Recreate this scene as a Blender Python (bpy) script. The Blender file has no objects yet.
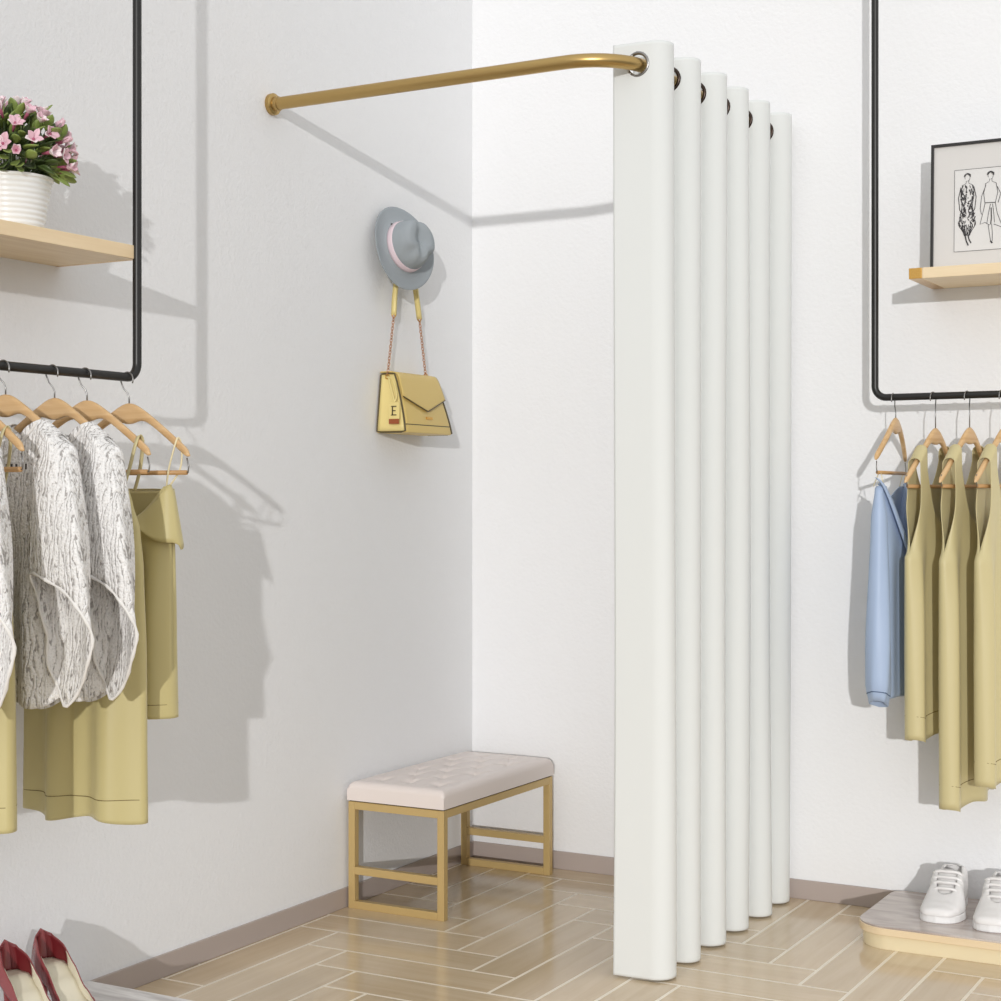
import bpy, bmesh, math, random
from mathutils import Vector, Matrix, noise as mnoise
PI = math.pi
sc = bpy.context.scene
col = sc.collection
R = math.radians

# ------------------------------------------------------------------ helpers
class MB:
    """collects geometry for ONE mesh object"""
    def __init__(s): s.v = []; s.f = []; s.m = []
    def add(s, verts, faces, mi=0):
        o = len(s.v); s.v += [tuple(p) for p in verts]
        s.f += [tuple(i + o for i in f) for f in faces]; s.m += [mi] * len(faces)
        return s
    def build(s, name, mats, parent=None, smooth=True, solid=0, sub=0, bevel=0, off=0, merge=0, autosm=None):
        me = bpy.data.meshes.new(name)
        me.from_pydata(s.v, [], s.f)
        if not isinstance(mats, (list, tuple)): mats = [mats]
        for m in mats: me.materials.append(m)
        for p, mi in zip(me.polygons, s.m): p.material_index = mi
        bm = bmesh.new(); bm.from_mesh(me)
        if merge: bmesh.ops.remove_doubles(bm, verts=bm.verts, dist=merge)
        if not solid: bmesh.ops.recalc_face_normals(bm, faces=bm.faces)
        bm.to_mesh(me); bm.free()
        if smooth: me.polygons.foreach_set('use_smooth', [True] * len(me.polygons))
        o = bpy.data.objects.new(name, me); col.objects.link(o)
        if parent is not None: o.parent = parent
        if bevel:
            b = o.modifiers.new('bevel', 'BEVEL'); b.width = bevel; b.segments = 3; b.limit_method = 'ANGLE'; b.angle_limit = R(40)
            b.harden_normals = False
        if solid:
            q = o.modifiers.new('solid', 'SOLIDIFY'); q.thickness = solid; q.offset = off
        if sub:
            q = o.modifiers.new('sub', 'SUBSURF'); q.levels = sub; q.render_levels = sub
        if autosm is not None:
            me.set_sharp_from_angle(angle=R(autosm))
        return o

def box(x0, x1, y0, y1, z0, z1):
    v = [(x, y, z) for z in (z0, z1) for y in (y0, y1) for x in (x0, x1)]
    f = [(0,2,3,1),(4,5,7,6),(0,1,5,4),(2,6,7,3),(0,4,6,2),(1,3,7,5)]
    return v, f

def tube(pts, r, n=12, closed=False, caps=True):
    pts = [Vector(p) for p in pts]; N = len(pts)
    rr = r if isinstance(r, (list, tuple)) else [r] * N
    T = []
    for i in range(N):
        if closed: t = pts[(i+1) % N] - pts[(i-1) % N]
        else: t = pts[min(i+1, N-1)] - pts[max(i-1, 0)]
        T.append(t.normalized())
    ref = Vector((0,0,1)) if abs(T[0].z) < .9 else Vector((0,1,0))
    nn = (ref - T[0] * ref.dot(T[0])).normalized()
    v = []; f = []
    for i in range(N):
        nn = (nn - T[i] * nn.dot(T[i])).normalized(); b = T[i].cross(nn)
        for k in range(n):
            a = 2 * PI * k / n
            v.append(pts[i] + (nn * math.cos(a) + b * math.sin(a)) * rr[i])
    M = N if closed else N - 1
    for i in range(M):
        j = (i + 1) % N
        for k in range(n):
            f.append((i*n+k, i*n+(k+1) % n, j*n+(k+1) % n, j*n+k))
    if caps and not closed:
        f.append(tuple(range(n))[::-1]); f.append(tuple((N-1)*n + k for k in range(n)))
    return v, f

def fillet(pts, rad, n=8):
    pts = [Vector(p) for p in pts]; out = [pts[0]]
    for i in range(1, len(pts)-1):
        a, b, c = pts[i-1], pts[i], pts[i+1]
        d1 = (a-b).normalized(); d2 = (c-b).normalized()
        ang = d1.angle(d2); t = rad / math.tan(ang/2)
        cen = b + (d1+d2).normalized() * (rad / math.sin(ang/2))
        p1 = b + d1*t - cen; p2 = b + d2*t - cen
        tot = p1.angle(p2)
        for k in range(n+1):
            s = k/n
            out.append(cen + (p1*math.sin((1-s)*tot) + p2*math.sin(s*tot))/math.sin(tot))
    out.append(pts[-1]); return out

def grid(fn, nu, nv, closed=False):
    """fn(s,t)->point ; s in 0..1 (nu cells), t in 0..1 (nv cells)"""
    cu = nu if closed else nu + 1
    v = [fn(i/nu, j/nv) for j in range(nv+1) for i in range(cu)]
    f = [(j*cu+i, j*cu+(i+1) % cu, (j+1)*cu+(i+1) % cu, (j+1)*cu+i) for j in range(nv) for i in range(nu)]
    return v, f

def lathe(prof, n=32, cap0=True, cap1=True):
    v = []; f = []
    for r, z in prof:
        for k in range(n):
            a = 2*PI*k/n; v.append((r*math.cos(a), r*math.sin(a), z))
    for j in range(len(prof)-1):
        for k in range(n):
            f.append((j*n+k, j*n+(k+1) % n, (j+1)*n+(k+1) % n, (j+1)*n+k))
    if cap0: f.append(tuple(range(n))[::-1])
    if cap1: f.append(tuple((len(prof)-1)*n+k for k in range(n)))
    return v, f

def prism(poly, z0, z1):
    n = len(poly)
    v = [(x, y, z0) for x, y in poly] + [(x, y, z1) for x, y in poly]
    f = [tuple(range(n))[::-1], tuple(range(n, 2*n))] + [(i, (i+1) % n, n+(i+1) % n, n+i) for i in range(n)]
    return v, f

def rrect(x0, x1, y0, y1, radii, n=10):
    """rounded rectangle, radii for (x0,y0),(x1,y0),(x1,y1),(x0,y1)"""
    out = []
    for (cx, cy, sx, sy, a0), r in zip(((x0,y0,1,1,PI),(x1,y0,-1,1,1.5*PI),(x1,y1,-1,-1,0),(x0,y1,1,-1,.5*PI)), radii):
        if r <= 0: out.append((cx, cy)); continue
        for k in range(n+1):
            a = a0 + PI/2*k/n
            out.append((cx+sx*r+r*math.cos(a), cy+sy*r+r*math.sin(a)))
    return out

def xf(vf, M):
    v, f = vf
    return [M @ Vector(p) for p in v], f

def lerp(a, b, t): return a + (b-a)*t
def sstep(a, b, x):
    t = max(0, min(1, (x-a)/(b-a))); return t*t*(3-2*t)
def interp(tab, x):
    if x <= tab[0][0]: return tab[0][1]
    for (x0, y0), (x1, y1) in zip(tab, tab[1:]):
        if x <= x1: return y0 + (y1-y0)*sstep(x0, x1, x)*.5 + (y1-y0)*(x-x0)/(x1-x0)*.5
    return tab[-1][1]

def tag(o, label, cat, group=None):
    o['label'] = label; o['category'] = cat
    if group: o['group'] = group
    return o
def thing(name, label, cat, loc=(0,0,0), rz=0, group=None):
    o = bpy.data.objects.new(name, None); col.objects.link(o)
    o.empty_display_size = .05
    o.location = loc; o.rotation_euler = (0, 0, rz)
    return tag(o, label, cat, group)
def struct(o): o['kind'] = 'structure'; return o
def dup(root, loc, rz, label, group=None):
    r = root.copy(); col.objects.link(r); r.location = loc; r.rotation_euler = (0, 0, rz)
    r['label'] = label
    if group: r['group'] = group
    for ch in list(root.children):
        c = ch.copy(); col.objects.link(c); c.parent = r
        for g in ch.children:
            d = g.copy(); col.objects.link(d); d.parent = c
    return r

# ------------------------------------------------------------------ materials
def srgb(r, g, b):
    f = lambda c: c/12.92 if c <= .04045 else ((c+.055)/1.055)**2.4
    return (f(r/255), f(g/255), f(b/255), 1)
def new_mat(name):
    m = bpy.data.materials.new(name); m.use_nodes = True
    nt = m.node_tree; b = nt.nodes['Principled BSDF']
    return m, nt, b
def simple(name, c, rough=.5, metal=0, spec=.5, bump=0, bscale=200, var=0, vscale=8, sheen=0, coat=0):
    m, nt, b = new_mat(name)
    b.inputs['Base Color'].default_value = c; b.inputs['Roughness'].default_value = rough
    b.inputs['Metallic'].default_value = metal; b.inputs['Specular IOR Level'].default_value = spec
    if sheen: b.inputs['Sheen Weight'].default_value = sheen
    if coat: b.inputs['Coat Weight'].default_value = coat; b.inputs['Coat Roughness'].default_value = .1
    tc = nt.nodes.new('ShaderNodeTexCoord')
    if bump:
        n = nt.nodes.new('ShaderNodeTexNoise'); n.inputs['Scale'].default_value = bscale; n.inputs['Detail'].default_value = 4
        bp = nt.nodes.new('ShaderNodeBump'); bp.inputs['Strength'].default_value = bump; bp.inputs['Distance'].default_value = .002
        nt.links.new(tc.outputs['Object'], n.inputs['Vector']); nt.links.new(n.outputs['Fac'], bp.inputs['Height'])
        nt.links.new(bp.outputs['Normal'], b.inputs['Normal'])
    if var:
        n = nt.nodes.new('ShaderNodeTexNoise'); n.inputs['Scale'].default_value = vscale; n.inputs['Detail'].default_value = 3
        mx = nt.nodes.new('ShaderNodeMix'); mx.data_type = 'RGBA'
        mx.inputs[6].default_value = tuple(x*(1-var) for x in c[:3])+(1,); mx.inputs[7].default_value = tuple(min(1, x*(1+var)) for x in c[:3])+(1,)
        nt.links.new(tc.outputs['Object'], n.inputs['Vector']); nt.links.new(n.outputs['Fac'], mx.inputs[0])
        nt.links.new(mx.outputs[2], b.inputs['Base Color'])
    return m
def ramp(nt, stops):
    r = nt.nodes.new('ShaderNodeValToRGB'); e = r.color_ramp.elements
    e[0].position, e[0].color = stops[0]; e[1].position, e[1].color = stops[1]
    for p, c in stops[2:]:
        q = e.new(p); q.color = c
    return r

def wood(name, c1, c2, axis=0, scale=6, rough=.4, spec=.4, island=0, grain=.03):
    """fine straight grain along one axis"""
    m, nt, b = new_mat(name); L = nt.links.new
    tc = nt.nodes.new('ShaderNodeTexCoord'); mp = nt.nodes.new('ShaderNodeMapping')
    s = [scale*8]*3; s[axis] = scale*.5; mp.inputs['Scale'].default_value = s
    L(tc.outputs['Object'], mp.inputs['Vector'])
    vec = mp.outputs['Vector']
    geo = None
    if island:
        geo = nt.nodes.new('ShaderNodeNewGeometry')
        ad = nt.nodes.new('ShaderNodeVectorMath'); ad.operation = 'ADD'
        ml = nt.nodes.new('ShaderNodeMath'); ml.operation = 'MULTIPLY'; ml.inputs[1].default_value = 37
        L(geo.outputs['Random Per Island'], ml.inputs[0]); L(vec, ad.inputs[0]); L(ml.outputs[0], ad.inputs[1]); vec = ad.outputs[0]
    n = nt.nodes.new('ShaderNodeTexNoise'); n.inputs['Scale'].default_value = 1; n.inputs['Detail'].default_value = 6; n.inputs['Roughness'].default_value = .6
    n.inputs['Distortion'].default_value = .6
    L(vec, n.inputs['Vector'])
    r = ramp(nt, [(.3, c1), (.7, c2)]); L(n.outputs['Fac'], r.inputs['Fac'])
    out = r.outputs['Color']
    if island:
        hs = nt.nodes.new('ShaderNodeHueSaturation')
        mr = nt.nodes.new('ShaderNodeMapRange'); mr.inputs['To Min'].default_value = 1-island; mr.inputs['To Max'].default_value = 1+island
        L(geo.outputs['Random Per Island'], mr.inputs['Value']); L(mr.outputs[0], hs.inputs['Value']); L(out, hs.inputs['Color']); out = hs.outputs['Color']
    L(out, b.inputs['Base Color'])
    b.inputs['Roughness'].default_value = rough; b.inputs['Specular IOR Level'].default_value = spec
    bp = nt.nodes.new('ShaderNodeBump'); bp.inputs['Strength'].default_value = grain; bp.inputs['Distance'].default_value = .001
    L(n.outputs['Fac'], bp.inputs['Height']); L(bp.outputs['Normal'], b.inputs['Normal'])
    return m

def plaster(name, c):
    m, nt, b = new_mat(name); L = nt.links.new
    tc = nt.nodes.new('ShaderNodeTexCoord')
    n = nt.nodes.new('ShaderNodeTexNoise'); n.inputs['Scale'].default_value = 80; n.inputs['Detail'].default_value = 4; n.inputs['Roughness'].default_value = .6
    L(tc.outputs['Object'], n.inputs['Vector'])
    bp = nt.nodes.new('ShaderNodeBump'); bp.inputs['Strength'].default_value = .3; bp.inputs['Distance'].default_value = .006
    L(n.outputs['Fac'], bp.inputs['Height']); L(bp.outputs['Normal'], b.inputs['Normal'])
    b.inputs['Base Color'].default_value = c; b.inputs['Roughness'].default_value = .9; b.inputs['Specular IOR Level'].default_value = .15
    return m

def marble(name, base, vein, sc_=(2, 7, 7), rough=.18):
    m, nt, b = new_mat(name); L = nt.links.new
    tc = nt.nodes.new('ShaderNodeTexCoord'); mp = nt.nodes.new('ShaderNodeMapping'); mp.inputs['Scale'].default_value = sc_
    mp.inputs['Rotation'].default_value = (0, 0, .5)
    L(tc.outputs['Object'], mp.inputs['Vector'])
    n = nt.nodes.new('ShaderNodeTexNoise'); n.inputs['Scale'].default_value = 2; n.inputs['Detail'].default_value = 7; n.inputs['Distortion'].default_value = 1.2
    L(mp.outputs['Vector'], n.inputs['Vector'])
    mid = tuple((a+c)/2 for a, c in zip(base, vein))
    r = ramp(nt, [(.38, vein), (.5, mid), (.62, base)]); L(n.outputs['Fac'], r.inputs['Fac']); L(r.outputs['Color'], b.inputs['Base Color'])
    b.inputs['Roughness'].default_value = rough
    return m

def lace(name):
    m, nt, b = new_mat(name); L = nt.links.new
    tc = nt.nodes.new('ShaderNodeTexCoord'); mp = nt.nodes.new('ShaderNodeMapping'); mp.inputs['Scale'].default_value = (52, 52, 17)
    L(tc.outputs['Object'], mp.inputs['Vector'])
    dn = nt.nodes.new('ShaderNodeTexNoise'); dn.inputs['Scale'].default_value = .9; dn.inputs['Detail'].default_value = 3
    L(mp.outputs['Vector'], dn.inputs['Vector'])
    wv = nt.nodes.new('ShaderNodeTexWave'); wv.inputs['Scale'].default_value = .5; wv.inputs['Distortion'].default_value = 9; wv.inputs['Detail'].default_value = 3
    wv.inputs['Detail Scale'].default_value = .9
    wa = nt.nodes.new('ShaderNodeVectorMath'); wa.operation = 'MULTIPLY_ADD'; wa.inputs[1].default_value = (2.2, 2.2, 2.2)
    L(dn.outputs['Color'], wa.inputs[0]); L(mp.outputs['Vector'], wa.inputs[2]); L(wa.outputs[0], wv.inputs['Vector'])
    v = nt.nodes.new('ShaderNodeTexVoronoi'); v.inputs['Scale'].default_value = 170; L(tc.outputs['Object'], v.inputs['Vector'])
    br = nt.nodes.new('ShaderNodeTexNoise'); br.inputs['Scale'].default_value = 55; br.inputs['Detail'].default_value = 2; L(tc.outputs['Object'], br.inputs['Vector'])
    rb = ramp(nt, [(.45, (0, 0, 0, 1)), (.62, (1, 1, 1, 1))]); L(br.outputs['Fac'], rb.inputs['Fac'])
    ma = nt.nodes.new('ShaderNodeMath'); ma.operation = 'ADD'; ma.use_clamp = True
    ms = nt.nodes.new('ShaderNodeMath'); ms.operation = 'MULTIPLY'; ms.inputs[1].default_value = .16
    L(rb.outputs['Color'], ms.inputs[0]); L(wv.outputs['Fac'], ma.inputs[0]); L(ms.outputs[0], ma.inputs[1])
    r1 = ramp(nt, [(.02, srgb(172, 168, 165)), (.2, srgb(244, 242, 240)), (.09, srgb(204, 200, 197))]); L(ma.outputs[0], r1.inputs['Fac'])
    r2 = ramp(nt, [(.12, srgb(190, 187, 184)), (.45, (1, 1, 1, 1))]); L(v.outputs['Distance'], r2.inputs['Fac'])
    mx = nt.nodes.new('ShaderNodeMix'); mx.data_type = 'RGBA'; mx.blend_type = 'MULTIPLY'; mx.inputs[0].default_value = .4
    L(r1.outputs['Color'], mx.inputs[6]); L(r2.outputs['Color'], mx.inputs[7]); L(mx.outputs[2], b.inputs['Base Color'])
    ad = nt.nodes.new('ShaderNodeMath'); ad.operation = 'ADD'; L(wv.outputs['Fac'], ad.inputs[0]); L(v.outputs['Distance'], ad.inputs[1])
    bp = nt.nodes.new('ShaderNodeBump'); bp.inputs['Strength'].default_value = .6; bp.inputs['Distance'].default_value = .004
    L(ad.outputs[0], bp.inputs['Height']); L(bp.outputs['Normal'], b.inputs['Normal'])
    b.inputs['Roughness'].default_value = .85; b.inputs['Specular IOR Level'].default_value = .2
    return m

def satin(name, c, rough=.42, sheen=.1):
    m = simple(name, c, rough, spec=.4, bump=.08, bscale=60, sheen=sheen)
    return m

M = {}
M['wall_l'] = plaster('plaster_left', srgb(235, 235, 236))
M['wall_b'] = plaster('plaster_back', srgb(239, 239, 240))
M['base'] = simple('baseboard_taupe', srgb(176, 163, 156), .45)
M['grout'] = simple('grout', srgb(238, 227, 208), .3)
M['plank_y'] = wood('oak_tile_lengthwise', srgb(196, 174, 142), srgb(212, 192, 162), 1, 3.2, .13, .5, .07, .0)
M['plank_x'] = wood('oak_tile_crosswise', srgb(196, 174, 142), srgb(212, 192, 162), 0, 3.2, .13, .5, .07, .0)
M['gold'] = simple('brushed_gold', srgb(188, 158, 102), .34, 1.0)
M['gold_paint'] = simple('gold_paint', srgb(200, 172, 116), .4, .25)
M['black'] = simple('black_metal', srgb(40, 39, 38), .35, .3)
M['chrome'] = simple('steel_wire', srgb(150, 148, 146), .3, 1)
M['bronze'] = simple('dark_bronze', srgb(70, 60, 55), .3, 1)
M['curtain'] = simple('curtain_cloth', srgb(224, 226, 224), .8, spec=.2, bump=.12, bscale=45)
M['hang'] = wood('beech', srgb(202, 162, 112), srgb(222, 188, 142), 0, 7, .35)
M['pole'] = wood('beech_dowel', srgb(176, 132, 84), srgb(206, 164, 112), 0, 7, .4)
M['shelf'] = wood('pale_ash', srgb(226, 200, 160), srgb(238, 216, 180), 1, 5, .4)
M['shelf_r'] = wood('pale_ash_cross', srgb(228, 204, 166), srgb(238, 218, 184), 0, 5, .4)
M['brass'] = simple('polished_brass', srgb(214, 168, 92), .2, 1)
M['lace'] = lace('white_lace')
M['lace_trim'] = simple('lace_trim', srgb(236, 233, 229), .8, bump=.3, bscale=160)
M['bead'] = simple('dark_bead', srgb(60, 56, 54), .4)
M['khaki'] = satin('khaki_satin', srgb(196, 183, 130))
M['khaki_pale'] = satin('khaki_satin_pale', srgb(200, 188, 142))
M['khaki_dk'] = simple('khaki_seam', srgb(122, 106, 62), .6)
M['blue'] = satin('blue_satin', srgb(166, 184, 212))
M['blue_dk'] = simple('blue_seam', srgb(84, 104, 136), .6)
M['cord'] = simple('cream_cord', srgb(236, 224, 186), .6)
M['felt'] = simple('grey_felt', srgb(156, 162, 166), .95, spec=.1, bump=.25, bscale=220)
M['ribbon'] = simple('pink_ribbon', srgb(226, 206, 212), .5)
M['bag'] = simple('mustard_leather', srgb(214, 186, 112), .4, bump=.06, bscale=300)
M['bag_lt'] = simple('pale_mustard_leather', srgb(228, 208, 138), .4, bump=.06, bscale=300)
M['piping'] = simple('dark_edge_paint', srgb(88, 76, 48), .5)
M['chain'] = simple('rose_gold', srgb(196, 150, 120), .3, 1)
M['tagb'] = simple('cognac_leather', srgb(150, 78, 40), .45)
M['seat'] = simple('cream_leather', srgb(228, 217, 211), .35, bump=.05, bscale=120)
M['pot'] = simple('white_ceramic', srgb(238, 238, 237), .25)
M['soil'] = simple('soil', srgb(60, 48, 38), .9)
M['leaf'] = simple('succulent_green', srgb(132, 150, 78), .45, var=.3, vscale=30)
M['leaf2'] = simple('succulent_dark', srgb(78, 96, 48), .45, var=.3, vscale=30)
M['petal'] = simple('petal_pink', srgb(228, 188, 199), .5, var=.2, vscale=40)
M['petal_w'] = simple('petal_white', srgb(244, 228, 230), .5)
M['petal_d'] = simple('petal_rose', srgb(176, 92, 118), .5)
M['brass_side'] = simple('pale_gold_band', srgb(240, 226, 190), .25, .15)
M['marble'] = marble('taupe_marble', srgb(206, 194, 186), srgb(172, 157, 150))
M['marble_w'] = marble('white_marble', srgb(230, 227, 224), srgb(186, 181, 178))
M['shoe_w'] = simple('white_leather', srgb(232, 229, 227), .45)
M['shoe_g'] = simple('grey_textile', srgb(176, 172, 170), .8)
M['sole_w'] = simple('white_rubber', srgb(238, 237, 236), .55)
M['red'] = simple('wine_patent', srgb(140, 62, 64), .25, coat=.5)
M['red_in'] = simple('wine_lining', srgb(112, 34, 38), .35)
M['cream'] = simple('cream_lining', srgb(226, 218, 196), .35)
M['paper'] = simple('paper', srgb(219, 217, 215), .8)
M['mat'] = simple('mat_board', srgb(214, 211, 208), .85)
M['ink'] = simple('ink', srgb(58, 56, 58), .8)
M['ink_g'] = simple('ink_wash', srgb(140, 138, 140), .8)
M['frame'] = simple('frame_black', srgb(38, 36, 36), .4)

# ------------------------------------------------------------------ setting
XL, YB = -0.014, 0.034
def plane(name, pts, m):
    return struct(MB().add(pts, [(0, 1, 2, 3)]).build(name, m, smooth=False))
plane('wall_left', [(XL, -5, 0), (XL, YB, 0), (XL, YB, 3.6), (XL, -5, 3.6)], M['wall_l'])
plane('wall_back', [(XL, YB, 0), (4.6, YB, 0), (4.6, YB, 3.6), (XL, YB, 3.6)], M['wall_b'])
# floor: tiles laid in a herringbone along the walls
mb = MB(); FX0, FX1, FY0, FY1 = XL, 4.6, -5.0, YB
mb.add([(FX0, FY0, -.0001), (FX1, FY0, -.0001), (FX1, FY1, -.0001), (FX0, FY1, -.0001)], [(0, 1, 2, 3)], 0)
WX, WY, gx = .1375, .155, .0048
ox, oy = .5525, -1.03
def plank(x0, x1, y0, y1, mi):
    x0 += gx; x1 -= gx; y0 += gx; y1 -= gx
    x0 = max(x0, FX0); x1 = min(x1, FX1); y0 = max(y0, FY0); y1 = min(y1, FY1)
    if x1-x0 < .004 or y1-y0 < .004: return
    mb.add([(x0, y0, 0), (x1, y0, 0), (x1, y1, 0), (x0, y1, 0)], [(0, 1, 2, 3)], mi)
for i in range(-60, 60):
    for m in range(-10, 11):
        cx = i + 8*m
        plank(ox+cx*WX, ox+(cx+1)*WX, oy-i*WY, oy+(4-i)*WY, 1)
        cr = -i-4+8*m
        plank(ox+cr*WX, ox+(cr+4)*WX, oy+i*WY, oy+(i+1)*WY, 2)
struct(mb.build('floor', [M['grout'], M['plank_y'], M['plank_x']], smooth=False))
o = MB().add(*box(XL, XL+.008, -5, YB, 0, .062)).build('baseboard_left', M['base'], smooth=False, bevel=.002); struct(o)
o = MB().add(*box(XL+.008, 4.6, YB-.008, YB, 0, .062)).build('baseboard_back', M['base'], smooth=False, bevel=.002); struct(o)

# ------------------------------------------------------------------ curtain rod and curtain
RZ, RXc, RY0 = 2.459, 1.13, -1.155
t = thing('curtain_rod', 'brushed gold L-shaped curtain rod running from left wall to back wall', 'curtain rod', (0, RY0, RZ))
path = fillet([(XL+.004, 0, 0), (RXc, 0, 0), (RXc, YB-RY0-.004, 0)], .17, 14)
MB().add(*tube(path, .0185, 20)).build('tube', M['gold'], t, autosm=50)
def flange(M4, name='wall_flange', par=t):
    prof = [(.0, 0), (.031, 0), (.032, .003), (.032, .013), (.029, .016), (.022, .017), (.021, .03), (.0187, .031)]
    v, f = lathe(prof, 28, False, False)
    MB().add(*xf((v, f), M4)).build(name, M['gold'], par, autosm=40)
flange(Matrix.Translation((XL, 0, 0)) @ Matrix.Rotation(PI/2, 4, 'Y'))
flange(Matrix.Translation((RXc, YB-RY0, 0)) @ Matrix.Rotation(PI/2, 4, 'X'))

t = thing('grommet_curtain', 'tall white eyelet curtain hanging in folds from the gold rod', 'curtain', (RXc, -1.04, 0))
x0c, x1c, sp = 1.052, 1.203, .0945
pts = []; ys = [-1.04 + sp*k for k in range(12)]
pts.append(Vector((x0c, ys[0]-.006, 0)))
for k in range(12):
    a, b = (x1c, x0c) if k % 2 == 0 else (x0c, x1c)
    if k > 0: pts.append(Vector((b, ys[k], 0)))
    if k < 11: pts.append(Vector((a, ys[k], 0)))
pts.append(Vector((x0c+.01, ys[-1], 0)))
path = fillet(pts, .0455, 10)
# resample
dense = [path[0]]
for a, b in zip(path, path[1:]):
    n = max(1, int((b-a).length/.0055))
    for i in range(1, n+1): dense.append(a.lerp(b, i/n))
zs = [.006, .012, .03, .06, .12] + [.2 + i*.2 for i in range(11)] + [2.3, 2.38] + [2.41 + i*.0055 for i in range(19)] + [2.518]
v = []; f = []; nc = len(dense)
for zi, z in enumerate(zs):
    for i, p in enumerate(dense):
        k = (p.y+1.04)/sp
        amp = .004*math.sin(z*2.1 + k*1.7) * (1 - z/2.6)
        v.append((p.x-RXc + amp*.6 + .003*math.sin(z*1.3+k), p.y+1.04 + amp*.5, z))
rods = lambda y: RXc - (.17 - math.sqrt(max(0, .17**2 - max(0, -.985-y)**2)))
hx = [rods(y) for y in ys]
for j in range(len(zs)-1):
    for i in range(nc-1):
        q = [j*nc+i, j*nc+i+1, (j+1)*nc+i+1, (j+1)*nc+i]
        c = sum((Vector(v[a]) for a in q), Vector())/4
        kk = min(range(12), key=lambda a: abs(ys[a]-(c.y-1.04)))
        if abs(c.y-1.04-ys[kk]) < .02 and (c.x+RXc-hx[kk])**2 + (c.z-RZ)**2 < .0295**2: continue
        f.append(q)
MB().add(v, f).build('fabric', M['curtain'], t, solid=.0022)
for k in range(12):
    rp = []
    for a in range(24):
        an = 2*PI*a/24
        rp.append((hx[k]-RXc + .0315*math.cos(an), ys[k]+1.04, RZ + .0315*math.sin(an)))
    vv, ff = tube(rp, .0055, 10, closed=True)
    g = MB().add(vv, ff).build('grommet', M['bronze'] if k else M['chrome'], t)

# ------------------------------------------------------------------ bench
t = thing('bench', 'small tufted cream leather bench on a gold metal frame in the corner', 'bench', (.179, -.415, 0))
bx, by, bh, w = .176, .362, .337, .024
for s, nm in ((-1, 'near'), (1, 'far')):
    mb = MB(); y1 = s*by; y0 = y1 - s*w; ya, yb_ = min(y0, y1), max(y0, y1)
    for xx in (-1, 1):
        xa, xb = sorted((xx*bx, xx*(bx-w)))
        MB().add(*box(xa, xb, ya, yb_, 0, bh)).build('leg', M['gold_paint'], t, smooth=False, bevel=.0015)
    MB().add(*box(-bx+w, bx-w, ya, yb_, 0, w)).build('foot_rail', M['gold_paint'], t, smooth=False, bevel=.0015)
    MB().add(*box(-bx+w, bx-w, ya, yb_, .108, .108+w)).build('stretcher', M['gold_paint'], t, smooth=False, bevel=.0015)
    MB().add(*box(-bx+w, bx-w, ya, yb_, bh-w, bh)).build('top_rail', M['gold_paint'], t, smooth=False, bevel=.0015)
for xx in (-1, 1):
    xa, xb = sorted((xx*bx, xx*(bx-w)))
    MB().add(*box(xa, xb, -by+w, by-w, bh-w, bh)).build('top_rail', M['gold_paint'], t, smooth=False, bevel=.0015)
MB().add(*box(-bx+.004, bx-.004, -by+.004, by-.004, bh, bh+.004)).build('under_board', M['piping'], t, smooth=False)
nx, ny = 70, 128
cw, cl, ch = bx+.002, by+.004, .058
buttons = []
for r_ in range(6):
    n_ = 3 if r_ % 2 == 0 else 2
    for c_ in range(n_):
        buttons.append(((c_-(n_-1)/2)*.105, -.275+.11*r_))
def cush(s, tt):
    # s around profile across x (bottom edge -> top -> bottom edge), tt along y
    r0 = .022
    def edge(q, half):
        # even samples on the flat, even angles round the edge
        g = abs(q)
        if g < .86: x = g/.86*(half-r0)
        else: x = half-r0 + r0*math.sin((g-.86)/.14*PI/2)
        return math.copysign(x, q)
    x = edge(lerp(-1, 1, s), cw); yy = edge(lerp(-1, 1, tt), cl); u = x/cw; y = yy/cl
    ex = max(0, abs(x)-(cw-r0))/r0; ey = max(0, abs(yy)-(cl-r0))/r0
    d = min(1, (ex**5+ey**5)**.2)
    z = ch - r0*(1-math.sqrt(max(0, 1-d*d)))
    dome = .007*(1-u*u)*(1-y**4)
    dip = 0
    for bx_, by_ in buttons:
        q = ((x-bx_)**2+(yy-by_)**2)/.016**2
        dip += .010*math.exp(-q*.5)
    # diamond creases between the buttons
    a_ = (x/.105 + (yy+.275)/.22); b_ = (x/.105 - (yy+.275)/.22)
    for cval in (a_, b_):
        fr = abs((cval) % 1.0 - 0.0); fr = min(fr, 1-fr)
        if abs(x) < .14 and abs(yy) < .33: dip += .0028*math.exp(-(fr/.055)**2)
    return (x, yy, bh + .004 + z + dome - dip)
vv, ff = grid(cush, nx, ny)
cu = nx+1
per = [i for i in range(cu)] + [j*cu+nx for j in range(1, ny+1)] + [ny*cu+i for i in range(nx-1, -1, -1)] + [j*cu for j in range(ny-1, 0, -1)]
n0 = len(vv)
for i in per: vv.append((vv[i][0], vv[i][1], bh+.004))
L_ = len(per)
for i in range(L_): ff.append((per[i], per[(i+1) % L_], n0+(i+1) % L_, n0+i))
ff.append(tuple(n0+i for i in range(L_)))
cus = MB().add(vv, ff).build('cushion', M['seat'], t, autosm=60)
for bx_, by_ in buttons:
    prof = [(.0, .0035), (.004, .003), (.006, .0015), (.0065, 0)]
    MB().add(*xf(lathe(prof, 12, False, False), Matrix.Translation((bx_, by_, cush((bx_/(cw-.022)*.86+1)/2, (by_/(cl-.022)*.86+1)/2)[2]-.0005)))).build('button', M['seat'], cus)

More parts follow.
